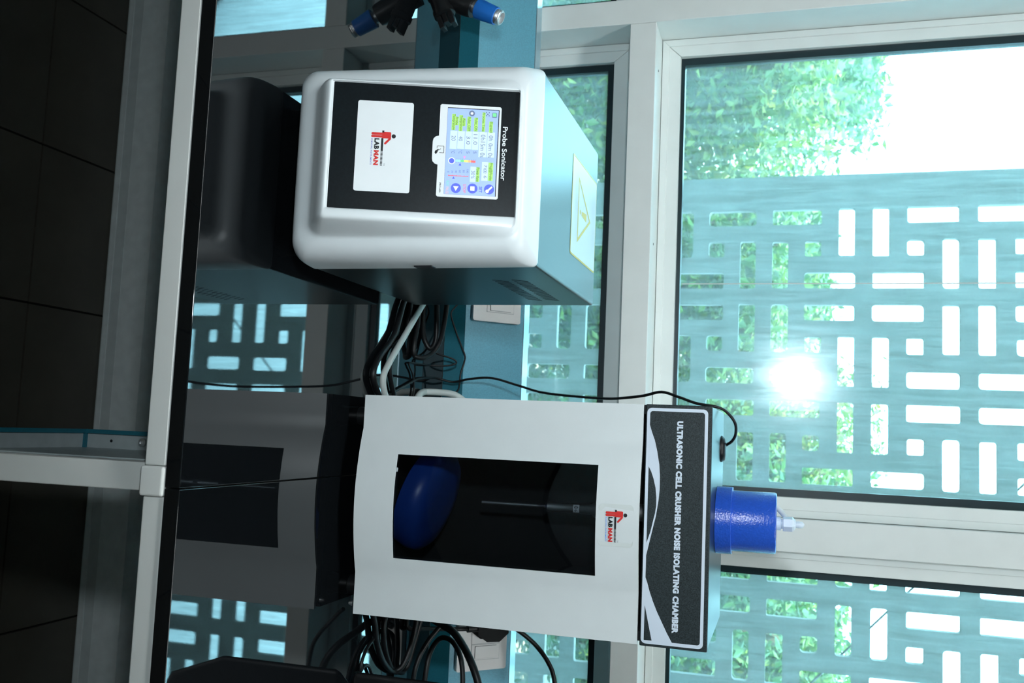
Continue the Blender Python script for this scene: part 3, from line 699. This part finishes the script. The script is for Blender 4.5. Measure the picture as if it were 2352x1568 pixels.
f.poly([(102.5,-36.7),(111.4,-34.8),(127.2,-31.2),(145.3,-27),(145.3,-36.9)][::-1], .4); f.build('dark_inlay', HEADM, hd)
f = Flat(hf); f.text('ULTRASONIC CELL CRUSHER NOISE ISOLATING CHAMBER', 1.9, 1.5, 264, 7.9, .3, .066); f.build('lettering', SILVERP, hd, True)
MB().lathe([(.019, 0), (.019, .002), (.016, .006), (.010, .0075), (.0045, .0078)], (.016, 1.378, zz(-.0902)), seg=28).build('grommet', RUB, ch, smooth=True)
MB().lathe([(.0035, 0), (.0035, .006), (.002, .010)], (cx1-.012, 1.209, dz0-.001), (0, 0, -1), 14).build('hinge_pin', STEEL, ch, smooth=True)
MB().lathe([(.006, 0), (.006, .004)], (cx1-.012, 1.209, dz0+.0005), (0, 0, -1), 14).build('hinge_washer', INK, ch, smooth=True)
for x in (cx0+.03, cx1-.03):
    for y in (1.25, 1.40): MB().lathe([(.014, 0), (.014, .022), (.016, .0315)], (x, y, .8803), seg=20).build('foot', RUB, ch, smooth=True)
# converter with probe, dropped through the top of the chamber
pc = (.1115, 1.318)
pr = thing('ultrasonic_converter', 'blue round converter cap with a probe hanging into the chamber', 'converter', (pc[0], pc[1], zz(-.0895)))
MB().lathe([(.0452, .0002), (.0452, .0206), (.0446, .0212), (.0412, .0213)], (pc[0], pc[1], zz(-.0895)), seg=64).build('cap_skirt', BLUEC, pr, smooth=True)
MB().lathe([(.0408, .0), (.0408, .0550), (.0400, .0568), (.0385, .0575), (.0, .0576)], (pc[0], pc[1], zz(-.0682)), seg=64, cap=False).build('cap', BLUEC, pr, smooth=True)
MB().lathe([(.009, -.001), (.009, .0055), (.0065, .006), (.0065, .008)], (pc[0], pc[1], zz(-.0107)), seg=20).build('gland_base', NYLON, pr)
MB().lathe([(.0095, 0), (.0100, .001), (.0100, .012), (.0075, .015), (.0045, .0165)], (pc[0], pc[1], zz(-.0025)), seg=6).build('gland_nut', NYLON, pr)
MB().lathe([(.0042, 0), (.0046, .004), (.0040, .009), (.0015, .0115)], (pc[0], pc[1], zz(.0135)), seg=16).build('gland_tip', NYLON, pr, smooth=True)
MB().tube([(pc[0]-.006, pc[1]+.004, zz(.004)), (pc[0]-.013, pc[1]+.008, zz(-.003)), (pc[0]-.021, pc[1]+.012, zz(-.0112))], .0036, 12).build('lead', CABLEW, pr, smooth=True)
MB().lathe([(.003, -.428), (.003, -.345), (.0032, -.333), (.0075, -.328), (.0075, -.264), (.012, -.258), (.012, -.10)], (pc[0]-.002, pc[1], zz(0)), seg=28).build('probe_horn', STEEL, pr, smooth=True)
f = Flat(lambda u, v, d: (pc[0]-.002+.0078*math.sin(u/.0078), pc[1]-.0078*math.cos(u/.0078)-d, zz(-.285)+v))
for k in range(6): f.poly([(-.006+.002*k, -.0045), (-.004+.002*k, -.0045), (-.004+.002*k, .0045), (-.006+.002*k, .0045)], 0)
pt = f.build('size_tag', WHITEI, pr)
f = Flat(lambda u, v, d: (pc[0]-.002+.0080*math.sin(u/.0080), pc[1]-.0080*math.cos(u/.0080)-d, zz(-.285)+v)); f.text('O6', 0, 0, .0085, .005, 0); f.rect(-.0022, 0, .0006, .0066, 0); f.build('size_print', INK, pt)
# blue tub standing inside
tq = Vector((math.sin(.30), 0, math.cos(.30)))
tb = MB().lathe([(.066, .0), (.075, .004), (.078, .020), (.076, .034), (.066, .043), (.040, .048), (.0, .049)], (.104, 1.320, dz0+.0125+.0222), tq, seg=48, cap=False).build('blue_tub', BLUET, None, (.098, 1.32, dz0+.0125), smooth=True)
tag(tb, 'rounded blue plastic tub seen through the dark chamber window', 'tub')

# ================================================================== CABLES
def cable(name, label, pts, r, m=RUB, group='cables behind the instruments', seg=10):
    o = MB().tube([(x, y, zz(z)) for x, y, z in pts], r, seg, 6, .8803+r).build(name, m, None, (pts[0][0], pts[0][1], zz(pts[0][2])), smooth=True)
    return tag(o, label, 'cable', group)
cable('sensor_cable', 'thin black sensor cable running from the chamber grommet down to the worktop', [(0.0105, 1.385, -0.083), (0.0038, 1.37, -0.0737), (-0.0069, 1.36, -0.0686), (-0.0219, 1.34, -0.0691), (-0.0367, 1.34, -0.0813), (-0.0426, 1.33, -0.0945), (-0.0467, 1.335, -0.1221), (-0.055, 1.345, -0.1477), (-0.0624, 1.36, -0.1747), (-0.0573, 1.38, -0.2029), (-0.0541, 1.4, -0.2321), (-0.0531, 1.44, -0.273), (-0.0582, 1.5, -0.3501), (-0.0639, 1.53, -0.4029), (-0.0744, 1.54, -0.4448), (-0.0859, 1.54, -0.4927), (-0.0836, 1.545, -0.5344), (-0.0776, 1.55, -0.5685), (-0.0826, 1.53, -0.5941), (-0.0763, 1.4561, -0.5967), (-0.0615, 1.4019, -0.5967), (-0.047, 1.3514, -0.5967), (-0.0341, 1.32, -0.5967)], 0.0021, RUB)
cable('power_cable', 'thick white cable lying on the worktop between the two instruments', [(-0.2437, 1.481, -0.584), (-0.1942, 1.4238, -0.584), (-0.1401, 1.3611, -0.584), (-0.0904, 1.305, -0.584), (-0.0673, 1.2873, -0.584), (-0.0435, 1.2991, -0.585), (-0.0214, 1.3283, -0.585)], 0.005, CABLEW)
cable('power_cable', 'white printed cable arched beside the chamber cabinet', [(-0.0341, 1.44, -0.6349), (-0.0501, 1.46, -0.6206), (-0.0555, 1.48, -0.5972), (-0.0565, 1.5, -0.5731), (-0.0532, 1.51, -0.5486), (-0.0407, 1.52, -0.5316)], 0.0058, CABLEW)
cable('power_cable', 'thick black cable curving on the worktop beside the white one', [(-0.2234, 1.4006, -0.594), (-0.194, 1.3719, -0.594), (-0.1378, 1.3413, -0.594), (-0.0954, 1.2866, -0.594), (-0.0681, 1.2732, -0.594), (-0.0412, 1.2971, -0.594), (-0.0176, 1.3244, -0.594)], 0.0048, RUB)
cable('power_cable', 'thick black cable hanging in a loop under the duct', [(-0.2297, 1.44, -0.6028), (-0.1704, 1.44, -0.6112), (-0.1362, 1.43, -0.6098), (-0.1167, 1.43, -0.6), (-0.1106, 1.44, -0.5858), (-0.1199, 1.46, -0.5754), (-0.141, 1.47, -0.5662), (-0.172, 1.48, -0.5638), (-0.2133, 1.48, -0.5596)], 0.0042, RUB)
cable('power_cable', 'thick black cable folded into a narrow V behind the touchscreen device', [(-0.2178, 1.46, -0.6143), (-0.1766, 1.46, -0.6024), (-0.1443, 1.47, -0.5942), (-0.13, 1.475, -0.585), (-0.1418, 1.48, -0.578), (-0.1681, 1.48, -0.5771), (-0.2133, 1.48, -0.5795)], 0.0046, RUB)
cable('power_cable', 'thick black cable dropping steeply beside the white cable', [(-0.2176, 1.41, -0.6092), (-0.1727, 1.4, -0.6116), (-0.1428, 1.39, -0.6102), (-0.1175, 1.3454, -0.5946), (-0.0822, 1.3334, -0.5946), (-0.0425, 1.3557, -0.5946)], 0.0042, RUB)
cable('thin_lead', 'thin black lead draped over the front edge of the teal duct', [(-0.2249, 1.56, -0.5632), (-0.21, 1.555, -0.5747), (-0.1983, 1.55, -0.5781), (-0.1725, 1.55, -0.5693), (-0.1424, 1.56, -0.559), (-0.1258, 1.565, -0.5533), (-0.1136, 1.56, -0.5525), (-0.093, 1.555, -0.5563), (-0.0718, 1.55, -0.5559), (-0.0613, 1.54, -0.5558), (-0.0552, 1.53, -0.5633), (-0.0525, 1.5, -0.5809), (-0.0466, 1.48, -0.5967)], 0.0016, RUB)
cable('thin_lead', 'thin black lead bent into a hairpin in front of the teal duct', [(-0.1396, 1.5, -0.6059), (-0.1256, 1.51, -0.5887), (-0.1186, 1.53, -0.5674), (-0.1138, 1.535, -0.5592), (-0.1084, 1.535, -0.5606), (-0.1038, 1.52, -0.5751), (-0.1032, 1.5, -0.6039), (-0.1008, 1.4216, -0.5972), (-0.0954, 1.4168, -0.5972), (-0.0822, 1.4336, -0.5972), (-0.0573, 1.4427, -0.5972), (-0.0387, 1.4339, -0.5972)], 0.0016, RUB)
cable('power_cable', 'black cable looping low on the worktop right of the chamber', [(0.2695, 1.3079, -0.594), (0.3019, 1.3277, -0.594), (0.3369, 1.3419, -0.594), (0.3709, 1.3722, -0.594), (0.3911, 1.4085, -0.594), (0.3872, 1.42, -0.5842), (0.3669, 1.43, -0.5775), (0.3411, 1.44, -0.5741), (0.3011, 1.45, -0.5713)], 0.0048, RUB)
cable('power_cable', 'black cable nested inside the low loop right of the chamber', [(0.2906, 1.3754, -0.5944), (0.3151, 1.3639, -0.5944), (0.3501, 1.3736, -0.5944), (0.3824, 1.3997, -0.5944), (0.4035, 1.45, -0.6014), (0.3956, 1.46, -0.5907), (0.3694, 1.47, -0.5864), (0.3138, 1.48, -0.5765)], 0.0044, RUB)
cable('power_cable', 'thick black cable sweeping down past the plugged socket', [(0.3205, 1.5, -0.5723), (0.3307, 1.5, -0.5522), (0.3388, 1.49, -0.5249), (0.3557, 1.48, -0.5036), (0.3765, 1.46, -0.4807), (0.4049, 1.45, -0.4641), (0.439, 1.45, -0.4573)], 0.0062, RUB)
cable('power_cable', 'black cable running from the loops toward the black cabinet', [(0.3341, 1.49, -0.5482), (0.3548, 1.48, -0.5626), (0.3784, 1.47, -0.5727), (0.4045, 1.46, -0.5772), (0.4429, 1.46, -0.5803)], 0.0042, RUB)
cable('power_cable', 'black cable arching in front of the teal duct below the plug', [(0.4634, 1.49, -0.5706), (0.4212, 1.49, -0.5698), (0.3843, 1.5, -0.568), (0.3635, 1.51, -0.5605), (0.3549, 1.51, -0.5469), (0.3593, 1.5, -0.5259), (0.3793, 1.49, -0.509), (0.4108, 1.48, -0.5001), (0.4491, 1.47, -0.4968)], 0.0044, RUB)
cable('power_cable', 'black cable arching across the lower window pane right of the chamber', [(0.3364, 1.56, -0.44), (0.3497, 1.57, -0.423), (0.3678, 1.58, -0.4041), (0.3903, 1.58, -0.384), (0.4162, 1.58, -0.3715), (0.462, 1.58, -0.3651)], 0.004, RUB)
cable('thin_lead', 'thin black lead lying in a hook on the worktop near the black cabinet', [(0.3249, 1.3387, -0.5962), (0.3346, 1.3137, -0.5962), (0.3482, 1.2976, -0.5962), (0.3646, 1.2924, -0.5962), (0.3603, 1.3066, -0.5962), (0.3665, 1.3226, -0.5962), (0.3887, 1.341, -0.5962)], 0.0026, RUB)

# ================================================================== NEIGHBOURING INSTRUMENTS
bk = thing('black_cabinet', 'black rounded instrument case standing at the right end of the cables', 'lab instrument', (.55, 1.38, .88))
Q = [(.352, .886), (.352, 1.085), (.358, 1.10), (.386, 1.175), (.40, 1.185), (.74, 1.185), (.75, 1.17), (.75, .886)]
n8 = len(Q); mq = MB(); mq.add([(x, 1.252, z) for x, z in Q]+[(x+(.16 if x < .5 else 0), 1.46, z) for x, z in Q], [tuple(range(n8)), tuple(range(n8, 2*n8))[::-1]]+[(i_, (i_+1) % n8, n8+(i_+1) % n8, n8+i_) for i_ in range(n8)])
mq.build('case', RUB, bk, bevel=.012)
for x in (.56, .71):
    for y in (1.29, 1.42): MB().lathe([(.012, 0), (.012, .008)], (x, y, .8803), seg=16).build('foot', RUB, bk)
mi = thing('tube_instrument', 'black instrument with angled tubes and a bright blue collar beside the duct', 'lab instrument', (-.80, 1.41, .88))
a = Vector((-.696, 1.41, zz(-.505))); d = (Vector((-.680, 1.41, zz(-.472)))-a).normalized()
MB().lathe([(.0165, 0), (.0170, .002), (.0145, .0365), (.0135, .037)], a, d, 40).build('blue_collar', BLUER, mi, smooth=True)
MB().lathe([(.0125, 0), (.0125, .004), (.0118, .005), (.0125, .006), (.0118, .0075), (.0125, .009), (.0112, .0105), (.0090, .0108), (.0090, .004)], a+d*.036, d, 40).build('threaded_tip', STEEL, mi, smooth=True)
MB().lathe([(.0105, -.008), (.0105, .002)], a, d, 30).build('metal_neck', STEEL, mi, smooth=True)
MB().lathe([(.022, -.088), (.021, -.05), (.0195, -.014), (.018, -.008)], a, d, 40).build('upper_tube', RUB, mi, smooth=True)
b = Vector((-.742, 1.40, zz(-.583))); e = (Vector((-.676, 1.40, zz(-.556)))-b).normalized()
MB().lathe([(.016, -.002), (.0165, .0), (.0165, .052), (.0185, .053), (.0185, .062), (.014, .063)], b, e, 36).build('lower_tube', RUB, mi, smooth=True)
k = b+e*.063; q = e.cross(Vector((0, 1, 0))).normalized()
kn = MB()
for s, hh in ((-.010, .022), (.0, .016), (.010, .022)):
    P8 = []
    for t in (0, hh):
        for u, v in ((-.004, -.009), (.004, -.009), (.004, .009), (-.004, .009)): P8.append(k+e*t+q*(s+u)+Vector((0, 1, 0))*v)
    kn.add(P8, [(0,3,2,1),(4,5,6,7),(0,1,5,4),(1,2,6,5),(2,3,7,6),(3,0,4,7)])
kn.build('knob', RUB, mi, bevel=.001)
MB().box(-.93, -.79, 1.34, 1.48, .8803, 1.06).build('instrument_body', RUB, mi, bevel=.01)
MB().prism([(-.80, .900), (-.745, .925), (-.735, .955), (-.80, .965)], 'y', 1.375, 1.38).build('side_plate', GREYST, mi)
